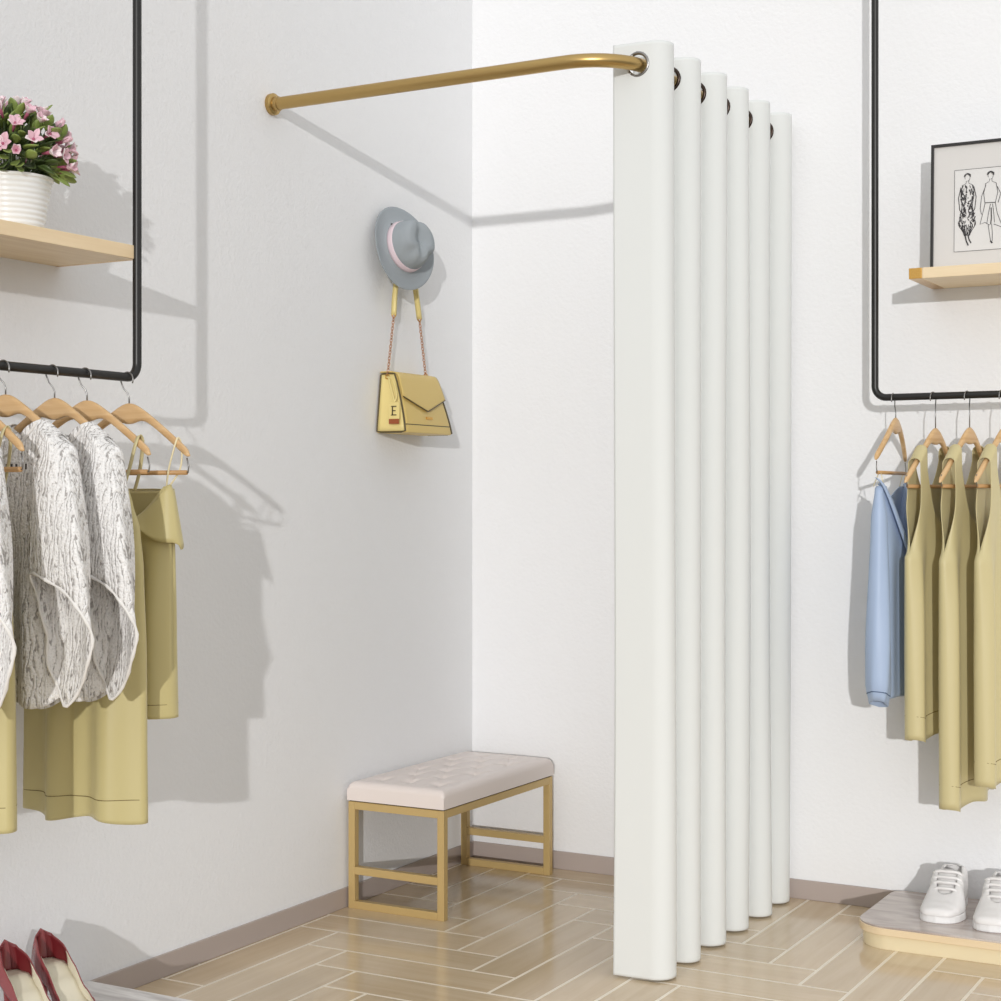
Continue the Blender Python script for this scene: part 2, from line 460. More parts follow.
# ------------------------------------------------------------------ fedora on the left wall
t = thing('fedora_hat', 'grey felt fedora with a pale pink band hanging on the left wall', 'hat', (.036, -.520, 2.112))
HM = Matrix.Rotation(R(-6), 4, 'X') @ Matrix.Rotation(R(90), 4, 'Y')
HM = Matrix.Rotation(R(-12), 4, 'Z') @ Matrix.Rotation(R(-12), 4, 'Y') @ HM
def hat_pt(r, a, z):   # a: 0 = front of hat
    return Vector((r*math.cos(a)*.98, r*math.sin(a)*.92, z*.95))
prof = [(.145, .004), (.141, .0055), (.125, .006), (.105, .008), (.092, .012), (.0855, .02), (.083, .035), (.080, .055), (.076, .078), (.070, .095), (.060, .104), (.044, .106), (.028, .102), (.012, .098), (.0, .097)]
def hatf(s, tt):
    a = 2*PI*s; j = tt*(len(prof)-1); i = min(int(j), len(prof)-2); fr = j-i
    r = lerp(prof[i][0], prof[i+1][0], fr); z = lerp(prof[i][1], prof[i+1][1], fr)
    if r > .09:
        z += .014*((r-.09)/.055)**1.5*(math.cos(2*a)*-.6+.5)
    if z > .05 and tt > .4:
        pin = .016*sstep(.05, .1, z)*math.exp(-((abs(a if a < PI else 2*PI-a)-.75)/.35)**2)
        r = max(0, r - pin)
        z -= .012*sstep(.06, .1, z)*math.exp(-((r*math.sin(a))/.02)**2)
    return HM @ hat_pt(r, a, z)
MB().add(*grid(hatf, 64, 42, True)).build('felt_body', M['felt'], t, solid=.003, merge=.0002)
def band(s, tt):
    a = 2*PI*s; return HM @ hat_pt(lerp(.0872, .0835, tt), a, lerp(.0185, .04, tt))
MB().add(*grid(band, 64, 3, True)).build('hat_band', M['ribbon'], t, solid=.0015, off=1)
MB().add(*xf(lathe([(0, .004), (.003, .003), (.004, 0)], 12, False, False), Matrix.Translation((0, 0, 0)) @ HM @ Matrix.Translation((-.06, -.065, .03)) @ Matrix.Rotation(R(-90), 4, 'Y') @ Matrix.Rotation(R(50), 4, 'X'))).build('band_stud', M['bead'], t)

# hook behind the hat
t = thing('wall_hook', 'small gold wall hook mostly hidden behind the grey fedora', 'hook', (XL, -.452, 2.115))
MB().add(*xf(lathe([(0, 0), (.016, 0), (.016, .004), (.012, .006), (0, .006)], 20, False, False), Matrix.Rotation(PI/2, 4, 'Y'))).build('back_plate', M['gold'], t, autosm=40)
MB().add(*tube([(.004, 0, 0), (.03, 0, -.002), (.045, 0, .004), (.052, 0, .018)], [.004, .004, .004, .005], 10)).build('peg', M['gold'], t)

# ------------------------------------------------------------------ handbag
t = thing('handbag', 'mustard yellow flap handbag with a chain strap hanging on the left wall below the hat', 'handbag', (XL+.003, -.452, 1.505))
# local: x away from wall (depth), y along wall, z up ; bottom at z=0
bw0, bw1, bd0, bd1, bhh = .143, .118, .118, .062, .196
def bag_sec(z):   # half width, depth at height z
    k = z/bhh
    return lerp(bw0, bw1, k), lerp(bd0, bd1, k**1.3)
mb = MB()
def body(s, tt):
    z = tt*bhh; hw, d = bag_sec(z); poly = rrect(0, d, -hw, hw, (.006, .012, .012, .006), 4)
    i = int(round(s*len(poly))) % len(poly)
    return (poly[i][0], poly[i][1], z)
npoly = len(rrect(0, 1, -1, 1, (.1,)*4, 4))
vv, ff = grid(body, npoly, 8, True)
ff.append(tuple(range(npoly))[::-1]); ff.append(tuple(8*npoly+i for i in range(npoly)))
MB().add(vv, ff).build('bag_body', M['bag'], t, bevel=.004, autosm=50)
# side gussets, paler leather
for s in (-1, 1):
    def gus(a, b, s=s):
        z = lerp(.006, bhh-.006, b); hw, d = bag_sec(z); x = lerp(.008, d-.008, a)
        return (x, s*(hw+.001 - (.006*math.sin(PI*a)*sstep(0, .4, b) if s < 0 else .0)), z)
    gus_o = MB().add(*grid(lambda a, b: (gus(a, b)[0], gus(a, b)[1] + s*.003, gus(a, b)[2]), 8, 10)).build('side_gusset', M['bag_lt'], t, solid=.004)
    ring = []
    for k in range(9): p = gus(0, k/8); ring.append((p[0]-.004, p[1]+s*.003, p[2]))
    for k in range(1, 9): p = gus(k/8, 1); ring.append((p[0], p[1]+s*.003, p[2]+.004))
    for k in range(1, 9): p = gus(1, 1-k/8); ring.append((p[0]+.004, p[1]+s*.003, p[2]))
    for k in range(1, 8): p = gus(1-k/8, 0); ring.append((p[0], p[1]+s*.003, p[2]-.004))
    MB().add(*tube(ring, .0028, 8, closed=True)).build('edge_piping', M['piping'], t)
# flap : over the top and down the front with a shallow V
def flap(a, b):
    u = lerp(-1, 1, a)
    drop = lerp(.082, .126, 1-abs(u))          # front drop of the flap
    path_len = .062 + drop; q = b*path_len
    if q < .062: x = q; z = bhh+.004; hw = bw1+.003
    else:
        z = bhh + .004 - (q-.062); hw, d = bag_sec(max(0, z-.004)); hw += .003; x = d+.005
    # soften the top edge
    k = math.exp(-((q-.062)/.012)**2); z -= .004*k; x -= .002*k
    return (x, u*hw, z)
fl = MB().add(*grid(flap, 28, 26)).build('flap', M['bag'], t, solid=.004)
MB().add(*tube([Vector(flap(k/28, 1))+Vector((.001, 0, 0)) for k in range(29)], .0018, 8)).build('flap_edge', M['piping'], fl)
hw, d = bag_sec(.03)
MB().add(*box(d-.002, d+.001, -hw, hw, .026, .029)).build('front_seam', M['piping'], t, smooth=False)
hw, d = bag_sec(.052)
MB().add(*box(d, d+.004, -.012, .026, .047, .056)).build('logo_plate', M['brass'], t, smooth=False, bevel=.001)
# strap : chain lower, leather upper, over the hook peg
top = Vector((.030, .001, .617))
strapL = [Vector((.030, -bw1-.004, bhh-.006)), Vector((.032, -.088, .388)), Vector((.032, -.077, .48)), top+Vector((0, -.012, .004))]
strapR = [Vector((.030, bw1-.005, bhh+.006)), Vector((.032, .070, .390)), Vector((.032, .048, .48)), top+Vector((0, .012, .004))]
sp_ = [strapL[1], strapL[2], top+Vector((0, -.036, -.045)), top+Vector((0, 0, .002)), top+Vector((0, .026, -.045)), strapR[2], strapR[1]]
def ribbon(pts, w, axis=Vector((1, 0, 0)), n=24):
    pts = [Vector(p) for p in pts]; out = []
    N = len(pts)-1
    for i in range(n+1):
        q = i/n*N; k = min(int(q), N-1); fr = q-k
        p0, p1, p2, p3 = pts[max(k-1, 0)], pts[k], pts[k+1], pts[min(k+2, N)]
        out.append(.5*((2*p1) + (p2-p0)*fr + (2*p0-5*p1+4*p2-p3)*fr*fr + (3*p1-p0-3*p2+p3)*fr**3))
    v = []; f = []
    for p in out: v += [p-axis*w/2, p+axis*w/2]
    for i in range(n): f.append((2*i, 2*i+1, 2*i+3, 2*i+2))
    return v, f
MB().add(*ribbon(sp_, .016)).build('leather_strap', M['bag_lt'], t, solid=.009)
def chain(a, b, n):
    mb = MB(); d = (b-a); ln = d.length/n; dn = d.normalized()
    s1 = Vector((1, 0, 0)); s1 = (s1-dn*s1.dot(dn)).normalized(); s2 = dn.cross(s1)
    for i in range(n):
        c = a + d*(i+.5)/n; s = s1 if i % 2 else s2
        ring = [c + dn*math.cos(2*PI*k/10)*ln*.66 + s*math.sin(2*PI*k/10)*.0042 for k in range(10)]
        mb.add(*tube(ring, .0014, 6, closed=True))
    return mb
chain(strapL[0], strapL[1], 20).build('chain', M['chain'], t)
chain(strapR[0], strapR[1], 20).build('chain', M['chain'], t)
for p in (strapL[1], strapR[1], strapL[0]+Vector((0, -.002, -.006)), strapR[0]):
    ring = [p + Vector((.007*math.cos(a*PI/6), 0, .007*math.sin(a*PI/6))) for a in range(12)]
    MB().add(*tube(ring, .002, 8, closed=True)).build('strap_ring', M['brass'], t)
# hanging tag on the near side
hy_ = -bw0-.005
lp = [Vector((.036, -bw1-.008, bhh-.012)), Vector((.052, -.142, .16)), Vector((.072, -.151, .11)), Vector((.076, -.1535, .098))]
lp2 = [Vector((.036, -bw1-.008, bhh-.012)), Vector((.064, -.138, .165)), Vector((.080, -.147, .12)), Vector((.076, -.1535, .098))]
tg = MB().add(*box(.056, .097, -.1565, -.1525, .044, .098)).build('name_tag', M['bag_lt'], t, smooth=False, bevel=.001)
MB().add(*ribbon(lp, .006)).add(*ribbon(lp2, .006)).build('tag_loop', M['bag_lt'], tg, solid=.0025)
MB().add(*box(.057, .096, -.1572, -.1562, .028, .044)).build('tag_end', M['tagb'], tg, smooth=False, bevel=.0005)
mb = MB()
for q in ((.055, .059, .055, .086), (.055, .072, .0825, .086), (.055, .069, .0688, .0722), (.055, .072, .055, .0585), (.052, .057, .0835, .086), (.052, .057, .055, .0575)):
    mb.add(*box(q[0]+.014, q[1]+.014, -.1580, -.1564, q[2], q[3]))
mb.build('letter_e', M['piping'], tg, smooth=False)

# ------------------------------------------------------------------ garment racks
BZ = 1.585
t = thing('garment_rack', 'black metal tube clothes rack along the left wall', 'clothes rack', (.247, -2.033, BZ))
path = fillet([(0, 0, 2.1), (0, 0, 0), (0, -1.25, -.0), (0, -1.25, 2.1)], .035, 8)
MB().add(*tube(path, .0108, 16)).build('tube_frame', M['black'], t, autosm=60)
RBY, RBZ, RBX = -.136, 1.600, 1.505
t = thing('garment_rack', 'black metal tube clothes rack along the back wall on the right', 'clothes rack', (RBX, RBY, RBZ))
path = fillet([(0, 0, 2.1), (0, 0, 0), (1.2, 0, 0), (1.2, 0, 2.1)], .035, 8)
MB().add(*tube(path, .0108, 16)).build('tube_frame', M['black'], t, autosm=60)

# hangers ------------------------------------------------------------
HW = .200
def arm_top(u): return -.062 - .118*(math.sqrt(u*u+.028**2)-.028)/(math.sqrt(HW*HW+.028**2)-.028)
def arm_h(u): return .021 + .030*math.exp(-(u/.036)**2)
def make_hanger(name, label, group, drop=0.0, hw=HW, hookmat=M['chrome'], steep=1.0):
    t = thing(name, label, 'clothes hanger', group=group)
    n = 48
    def sec(a, b):
        u = lerp(-1, 1, b)*hw; e = abs(u)/hw
        h = arm_h(u*HW/hw)/2; zc = -.062 + steep*(arm_top(u*HW/hw)+.062) - h - drop
        th = .0075 - .001*e
        if e > .9: k = math.sqrt(max(0, 1-((e-.9)/.1)**2)); h *= max(.15, k); th *= max(.15, k)
        an = 2*PI*a
        c, s_ = math.cos(an), math.sin(an)
        return (u, th*math.copysign(abs(c)**.7, c) - .016*(e**2) + .008, zc + h*math.copysign(abs(s_)**.7, s_))
    vv, ff = grid(sec, 14, n, True)
    ff.append(tuple(range(14))[::-1]); ff.append(tuple(n*14+i for i in range(14)))
    MB().add(vv, ff).build('shoulder_bar', M['hang'], t)
    # hook
    cz = .0108 + .0012 - .019; pts = []
    for k in range(15):
        an = R(-25) + (R(180)+R(35))*k/14
        pts.append((.019*math.cos(an), 0, cz+.019*math.sin(an)))
    pts += [(-.012, .002, cz-.02), (-.003, .006, cz-.031), (0, .008, cz-.042), (0, .008, -.068-drop)]
    MB().add(*tube(pts, .0018, 8)).build('hook', hookmat, t)
    # trouser bar on wires
    zb = -.062 + steep*(arm_top(HW)+.062) - (.050 if steep == 1 else .022) - drop; e = hw-.013
    MB().add(*tube([(-e, -.004, zb), (e, -.004, zb)], .0055, 10)).build('trouser_bar', M['pole'], t)
    for s in (-1, 1):
        MB().add(*tube([(s*(e+.002), -.006, zb+.034), (s*(e+.007), -.005, zb+.015), (s*(e+.004), -.004, zb), (s*(e-.004), -.004, zb)], .0017, 8)).build('bar_wire', M['chrome'], t)
    return t
LG = 'wooden hangers on the left rack'
hl = []
LY = {'F': -2.682, 'E': -2.592, 'A': -2.465, 'B': -2.317, 'C': -2.212, 'D': -2.069}
LH = {'F': 'wooden hanger at the left photo edge carrying the partly cropped white lace top',
      'E': 'wooden hanger carrying the khaki dress cropped by the left photo edge',
      'A': 'wooden hanger carrying the left of the two fully visible white lace tops',
      'B': 'wooden hanger carrying the right of the two white lace tops, beside the long khaki dress',
      'C': 'wooden hanger carrying the long khaki slip dress on the left rack',
      'D': 'wooden hanger at the right end of the left rack with the folded-collar khaki top'}
proto = None
for k in 'FEABCD':
    loc = (.247, LY[k], BZ)
    if proto is None:
        proto = make_hanger('wooden_hanger', LH[k], LG); proto.location = loc
    else: dup(proto, loc, R({'D': 0, 'C': 2, 'B': -2}.get(k, 0)), LH[k], LG)

RG = 'wooden hangers on the right rack'
RX = {'1': 1.561, '2': 1.682, '3': 1.783, '4': 1.884}
h1 = make_hanger('wooden_hanger', 'leftmost wooden hanger on the right rack, above the pale blue top', RG, 0, .166)
h1.location = (RX['1'], RBY, RBZ); h1.rotation_euler = (0, 0, R(-90))
h2 = make_hanger('wooden_hanger', 'wooden hanger holding the khaki tunic next to the pale blue top', RG, .034, .166, steep=1.3)
h2.location = (RX['2'], RBY, RBZ); h2.rotation_euler = (0, 0, R(-90-12))
dup(h2, (RX['3'], RBY, RBZ), R(-90-12), 'wooden hanger holding the middle, longest khaki tunic on the right rack', RG)
dup(h2, (RX['4'], RBY, RBZ), R(-90-12), 'wooden hanger holding the khaki tunic cut by the right photo edge', RG)

# ------------------------------------------------------------------ garments
def panels(name, parent, mat, zt, zb, hw, un, b, fold, nu=36, nv=70, solid=.002, zhem=None, ztop=None, mb_only=False, tpow=1, flat=False):
    """front and back cloth panels sharing their side seams; hw/un: half width / neck half width at z, b: half thickness"""
    mb = MB()
    for side in (-1, 1):
        for hs in (-1, 1):
            def fn(s, tt, side=side, hs=hs):
                tt = tt**tpow; z = lerp(zt, zb, tt)
                ui, uo = un(z, side), hw(z)
                u = hs*lerp(ui, uo, s)
                q = min(1, abs(u)/max(uo, 1e-4))
                prof = math.sqrt(max(0, 1-q**2.6))
                if flat: prof = lerp(prof, 1, sstep(flat-.16, flat, z))
                dz = (zhem(u, side)*tt**3 if zhem else 0) + (ztop(u, side)*(1-tt)**2 if ztop else 0)
                w = side*b(z)*prof + fold(u, z, side)*(prof if side else 1)
                return (u, w, z+dz)
            vv, ff = grid(fn, nu, nv)
            if side*hs < 0: ff = [f[::-1] for f in ff]
            mb.add(vv, ff)
    if mb_only: return mb
    return mb.build(name, mat, parent, solid=solid, merge=.0004)

def contour(zt, hw, b, fold, n=40, zhem=None):
    out = []
    for side in (-1, 1):
        for i in range(n):
            a = lerp(-1, 1, i/n)*(-side); u = a*hw(zt); prof = math.sqrt(max(0, 1-abs(a)**2.6))
            out.append((u, side*(b(zt)+.0012)*prof + fold(u, zt, side)*prof, zt + (zhem(u, side) if zhem else 0)))
    return out

# --- white lace tops (u = +x, camera sees the -w face)
def make_lace(label, group):
    t = thing('lace_top', label, 'blouse', group=group)
    hw = lambda z: interp([(-.74, .185), (-.6, .19), (-.4, .19), (-.25, .188), (-.2, .19), (-.13, .172)], z)
    un = lambda z, s: .122*math.sqrt(max(0, (z+.205)/.075)) if z > -.205 else 0
    def b(z):
        w = interp([(-.74, .045), (-.5, .04), (-.25, .028), (-.16, .022), (-.13, .020)], z)
        if z > -.146: w *= math.sqrt(max(0, 1-((z+.146)/.016)**2))
        return w
    def fold(u, z, s):
        A = .010*sstep(-.2, -.6, z)
        return A*math.sin(u*62 + s*1.1 + z*2) + .006*sstep(-.3, -.7, z)*math.sin(u*34+1+s)
    sh = lambda u, s: max(-.03, min(.03, arm_top(u)+.008+.130)) if abs(u) > .07 else arm_top(.07)+.138
    zh = lambda u, s: .030*(abs(u)/.17)**2 + .012*math.sin(u*40+s)
    panels('bodice', t, M['lace'], -.130, -.745, hw, un, b, fold, zhem=zh, ztop=sh, tpow=1.5, flat=-.20)
    # bell sleeves with a teardrop opening that faces the room
    for hs in (1, -1):
        # (u, height, forward)
        tear = [(.150, -.448, -.062), (.202, -.462, -.072), (.258, -.491, -.074), (.299, -.534, -.066), (.309, -.583, -.056), (.292, -.636, -.046), (.258, -.684, -.036), (.216, -.728, -.026), (.188, -.703, -.022), (.171, -.664, -.026), (.163, -.616, -.034), (.168, -.568, -.042), (.161, -.520, -.05), (.146, -.477, -.056)]
        n = 46; us = 1.0 if hs > 0 else .66
        def tp(s):
            q = s*len(tear); k = int(q) % len(tear); fr = q-int(q)
            P = []
            for d in (-1, 0, 1, 2):
                e = tear[(k+d) % len(tear)]; P.append(Vector((e[0], e[2], e[1])))
            return .5*((2*P[1]) + (P[2]-P[0])*fr + (2*P[0]-5*P[1]+4*P[2]-P[3])*fr*fr + (3*P[1]-P[0]-3*P[2]+P[3])*fr**3)
        def slv(s, tt, hs=hs, us=us):
            tt = tt**1.4
            a0 = PI*.75 - 2*PI*s
            cu_ = .168 + .040*math.cos(a0)
            rd = math.sqrt(min(1, tt/.05))
            top_ = Vector((cu_, -.004-.030*math.sin(a0)*rd, arm_top(cu_) + .008 - .004*abs(math.sin(a0))))
            low = tp(s); k = tt**1.15
            p = top_.lerp(low, k); bulge = math.sin(PI*tt)
            p.x += .020*bulge*(1 if low.x > .21 else -.1)
            p.y += (-.016 if s < .35 or s > .95 else .010)*bulge + .004*math.sin(s*40+tt*3)*tt
            if hs < 0: return (-(.10 + (p.x-.10)*us), p.y, p.z)
            return (p.x, p.y, p.z)
        sl = MB().add(*grid(slv, n, 34, True)).build('sleeve', M['lace'], t, solid=.0018, merge=.0003)
        MB().add(*tube([slv(k/60, 1.0) for k in range(60)], [.0036+.001*math.sin(k*1.9) for k in range(60)], 8, closed=True)).build('sleeve_trim', M['lace_trim'], sl)
    # neckline trim and row of dark beads
    pts = []
    for k in range(41):
        u = lerp(-.122, .122, k/40); z = -.205 + .075*(abs(u)/.122)**2
        pts.append((u, -.028*math.sqrt(1-(u/.19)**2)-.001, z+.002))
    MB().add(*tube(pts, .003, 8)).build('neck_trim', M['lace_trim'], t)
    for k in range(22):
        u = lerp(-.165, .125, k/21)
        if k % 5 == 3: continue
        c = Vector((u, -b(-.232)*math.sqrt(1-(abs(u)/.19)**2.6)-.0025+fold(u, -.232, -1), -.222))
        MB().add(*box(c.x-.0022, c.x+.0022, c.y-.0016, c.y+.0016, c.z-.006, c.z+.006)).build('bead', M['bead'], t, smooth=False)
    return t
lg = 'white lace tops on the left rack'
la = make_lace('white lace top with bell sleeve, left of the two fully visible ones', lg); la.location = (.247, LY['A'], BZ)
dup(la, (.247, LY['B'], BZ), R(-2), 'white lace top with bell sleeve, right one, just left of the khaki slip dress', lg)
dup(la, (.247, LY['F'], BZ), 0, 'white lace top mostly cropped by the left photo edge', lg)

# --- long khaki slip dress
def make_slip(label, group):
    t = thing('slip_dress', label, 'dress', group=group)
    hw = lambda z: interp([(-1.025, .178), (-.85, .176), (-.64, .176), (-.45, .170), (-.36, .160), (-.30, .138), (-.27, .128)], z)
    un = lambda z, s: .115*math.sqrt(max(0, (z+.345)/.075)) if z > -.345 else 0
    b = lambda z: interp([(-1.025, .046), (-.7, .042), (-.45, .030), (-.27, .022)], z)
    def fold(u, z, s):
        A = sstep(-.38, -.85, z)
        return A*(.017*math.sin(u*44+.9+s*.6) + .014*math.exp(-((u+.012)/.016)**2)*(-s) - .008*math.exp(-((u+.055)/.018)**2)*(-s))
    zh = lambda u, s: .006*math.sin(u*30)
    panels('dress_body', t, M['khaki'], -.27, -1.025, hw, un, b, fold, zhem=zh, nu=44, nv=80)
    for z in (-.975,):
        MB().add(*tube(contour(z, hw, b, fold), .0011, 6, closed=True)).build('hem_seam', M['khaki_dk'], t)
    for hs in (-1, 1):
        us = .160; zt = arm_top(us)+.004
        pts = [(hs*.128, -.020, -.273), (hs*.145, -.017, -.225), (hs*us, -.013, zt-.018), (hs*us, .0, zt+.002), (hs*us, .012, zt-.018), (hs*.148, .017, -.225), (hs*.13, .020, -.273)]
        MB().add(*ribbon(pts, .011, Vector((1, 0, .35)).normalized(), 30)).build('shoulder_strap', M['khaki_pale'], t, solid=.002)
    return t
kg = 'long khaki slip dresses on the left rack'
kc = make_slip('long khaki satin slip dress with thin straps behind the right lace top', kg); kc.location = (.247, LY['C'], BZ); kc.rotation_euler = (0, 0, R(2))
ke = dup(kc, (.247, LY['E'], BZ), 0, 'khaki slip dress seen only as a sliver at the left photo edge', kg)

ke.scale = (.88, 1, .955)

# --- khaki folded-collar top
t = thing('collared_top', 'short khaki satin top with a folded-over collar at the right end of the left rack', 'blouse', (.247, LY['D'], BZ))
hw = lambda z: interp([(-.83, .146), (-.6, .142), (-.4, .142), (-.262, .132)], z)
un = lambda z, s: 0
b = lambda z: interp([(-.83, .05), (-.6, .046), (-.262, .034)], z)
def fold(u, z, s):
    A = sstep(-.28, -.6, z); return A*(.014*math.sin(u*52+s) ) - s*.018*math.exp(-((u-.062)/.02)**2)*sstep(-.3, -.45, z)
zt_ = lambda u, s: (-.095*max(0, 1-(u/.125)**2) if s < 0 else -.01)
panels('top_body', t, M['khaki'], -.262, -.808, hw, un, b, fold, ztop=zt_)
MB().add(*tube(contour(-.775, hw, b, fold), .0011, 6, closed=True)).build('hem_seam', M['khaki_dk'], t)
def collar(s, tt):
    an = 2*PI*s; u = math.cos(an); w = math.sin(an)
    q = (1-abs(u)**2.6) ; q = math.sqrt(max(0, q))*(1 if w > 0 else -1)
    droop = .125*max(0, (abs(u)-.45)/.55)**.8
    flare = .008 + .028*tt
    uu = u*(.134 + flare*(.9 if u > 0 else .4)); ww = q*(.036+.018*tt)
    z = -.258 + (zt_(u*.13, -1 if w < 0 else 1)) - tt*(.018+droop)
    return (uu, ww, z + .003*math.sin(PI*tt))
MB().add(*grid(collar, 56, 10, True)).build('folded_collar', M['khaki'], t, solid=.002, merge=.0003)
for hs in (-1, 1):
    us = .158; zt = arm_top(us)+.003
    pts = [(hs*.126, -.004, -.262), (hs*.14, -.012, -.22), (hs*us, -.013, zt-.02), (hs*us, 0, zt+.001), (hs*us, .012, zt-.02), (hs*(us-.004), .012, -.22), (hs*.128, .004, -.262)]
    out = ribbon(pts, .003, Vector((1, 0, .35)).normalized(), 36)[0]
    MB().add(*tube([(out[2*i]+out[2*i+1])/2 for i in range(37)], .0022, 8)).build('cord_loop', M['cord'], t)

# --- khaki tunics on the right rack (u = toward room, +w face seen)
def make_tunic(label, group, hem, mat):
    t = thing('sleeveless_tunic', label, 'tunic', group=group)
    us = .098
    st = lambda u: -.062 + 1.3*(arm_top(u*HW/.166)+.062) - .034
    zt = st(us) + .010
    zarm = -.47
    def hw(z):
        if z > zarm:
            k = (z-zarm)/(zt-zarm); return .166 - .046*min(1, k*1.5)**.45
        return interp([(hem, .150), (-.7, .158), (zarm, .166)], z)
    def un(z, s):
        zn = -.385 if s > 0 else -.30
        if z < zn: return 0
        k = (z-zn)/(zt-zn); return .078*min(1, k*1.5)**.45
    def b(z):
        w = interp([(hem, .040), (-.8, .036), (-.5, .030), (-.36, .024), (-.2, .020), (zt, .019)], z)
        if z > zt-.016: w *= math.sqrt(max(0, 1-((z-zt+.016)/.016)**2))
        return w
    def fold(u, z, s):
        A = sstep(-.3, -.65, z)
        return A*(.010*math.sin(u*46+2+.5*s) + .018*math.exp(-((u-.138)/.020)**2)*s - .022*math.exp(-((u-.085)/.030)**2)*s)
    zh = lambda u, s: .030*sstep(.12, -.14, u) + .006*math.sin(u*50)
    panels('tunic_body', t, mat, zt, hem, hw, un, b, fold, zhem=zh, ztop=lambda u, s: max(-.02, min(.02, st(u)-st(us))), tpow=1.7, nv=90, flat=-.30)
    MB().add(*tube(contour(hem+.07, hw, b, fold, zhem=lambda u, s: zh(u, s)*.78), .0011, 6, closed=True)).build('hem_seam', M['khaki_dk'], t)
    return t
tg_ = 'khaki sleeveless tunics on the right rack'
a = make_tunic('shorter khaki sleeveless tunic hanging next to the pale blue top', tg_, -1.02, M['khaki_pale']); a.location = (RX['2'], RBY, RBZ); a.rotation_euler = (0, 0, R(-102))
a = make_tunic('longest khaki sleeveless tunic, middle of three on the right rack', tg_, -1.215, M['khaki_pale']); a.location = (RX['3'], RBY, RBZ); a.rotation_euler = (0, 0, R(-102))
a = make_tunic('khaki sleeveless tunic cut by the right photo edge', tg_, -1.14, M['khaki_pale']); a.location = (RX['4'], RBY, RBZ); a.rotation_euler = (0, 0, R(-102))

# --- pale blue wrap top
t = thing('wrap_top', 'pale blue long-sleeved wrap top at the left end of the right rack', 'blouse', (RX['1'], RBY, RBZ), R(-90))
hw = lambda z: interp([(-.90, .140), (-.6, .145), (-.4, .150), (-.27, .150)], z)
def un(z, s):
    zn = -.46 if s > 0 else -.33
    return 0 if z < zn else .128*((z-zn)/(-.27-zn))**.9
b = lambda z: interp([(-.9, .045), (-.5, .042), (-.27, .026)], z)
fold = lambda u, z, s: .008*sstep(-.35, -.6, z)*math.sin(u*50+s)
panels('top_body', t, M['blue'], -.27, -.90, hw, un, b, fold)
for hs in (1, -1):
    def slv(s, tt, hs=hs):
        an = 2*PI*s
        z = lerp(-.275, -.915 if hs > 0 else -.90, tt); r1 = interp([(0, .012), (.15, .026), (.75, .040), (.92, .039), (1, .028)], tt)
        u = .150 + .004*tt; 
        return (hs*(u + r1*.95*math.cos(an)), r1*math.sin(an)*.9 + .004*math.sin(an*4+tt*5)*tt, z + .012*math.cos(an)*tt)
    sl = MB().add(*grid(slv, 26, 36, True)).build('sleeve', M['blue'], t, solid=.002)
    MB().add(*tube([slv(k/30, .955) for k in range(30)], .0022, 6, closed=True)).build('cuff_seam', M['blue_dk'], sl)
for hs in (1, -1):
    def lap(s, tt, hs=hs):
        z = lerp(-.255, -.50, tt); u = hs*lerp(.150, .0 if hs > 0 else -.01, tt**.9)
        wd = lerp(.016, .034, math.sin(PI*min(1, tt*.9)))
        return (u + hs*(s-.2)*wd*1.6, lerp(-.010, .052, tt**.6) + .010*math.sin(PI*s) + (.005 if hs > 0 else 0), z + (s-.5)*wd*1.2)
    MB().add(*grid(lap, 6, 20)).build('lapel', M['blue'], t, solid=.004)
for hs in (1, -1):
    MB().add(*tube([(hs*.145, .012, -.265), (hs*.138, .002, -.232), (hs*.132, -.008, -.236), (hs*.14, -.02, -.272)], .0014, 6)).build('hanging_loop', M['cord'], t)

# ------------------------------------------------------------------ shelves
t = thing('wall_shelf', 'pale wooden shelf on the left wall under the potted flowers', 'shelf', (XL, -2.022, 1.872))
MB().add(*box(0, .260, -1.08, -.016, 0, .033)).build('board', M['shelf'], t, smooth=False, bevel=.0015)
MB().add(*box(0, .260, -.016, 0, 0, .033)).build('end_piece', M['brass'], t, smooth=False, bevel=.002)  # brass colour put in for the reflection on the board's wooden end grain
t = thing('wall_shelf', 'pale wooden shelf on the right of the back wall under the framed sketch', 'shelf', (1.636, YB, 1.942))
MB().add(*prism(rrect(0.038, 1.1, -.271, 0, (.004, .004, .004, .004), 6), 0, .032)).build('board', M['shelf_r'], t, smooth=False, bevel=.0015)
MB().add(*box(0, .038, -.271, 0, 0, .032)).build('end_piece', M['brass'], t, smooth=False, bevel=.001)

# ------------------------------------------------------------------ framed sketch
t = thing('framed_sketch', 'black-framed fashion sketch leaning on the right shelf', 'picture frame', (1.671, -.13, 1.975))
FW, FH, tilt = .62, .383, R(-2)
FM = Matrix.Rotation(tilt, 4, 'X')
def fb(x0, x1, y0, y1, z0, z1): return xf(box(x0, x1, y0, y1, z0, z1), FM)
fwid = .0085
mb = MB(); mb.add(*fb(0, fwid, 0, .018, 0, FH)); mb.add(*fb(FW-fwid, FW, 0, .018, 0, FH)); mb.add(*fb(fwid, FW-fwid, 0, .018, 0, fwid)); mb.add(*fb(fwid, FW-fwid, 0, .018, FH-fwid, FH))
mb.build('frame', M['frame'], t, smooth=False, bevel=.001)
MB().add(*fb(fwid-.001, FW-fwid+.001, .007, .015, fwid-.001, FH-fwid+.001)).build('mat_board', M['mat'], t, smooth=False)
px0, px1, pz0, pz1 = .070, FW-.07, .055, .300
pr = MB().add(*fb(px0, px1, .0062, .0072, pz0, pz1)).build('print', M['paper'], t, smooth=False)
mb = MB()
def ink(pts, r): mb.add(*xf(tube([(x, .0058, z) for x, z in pts], r, 5), FM))
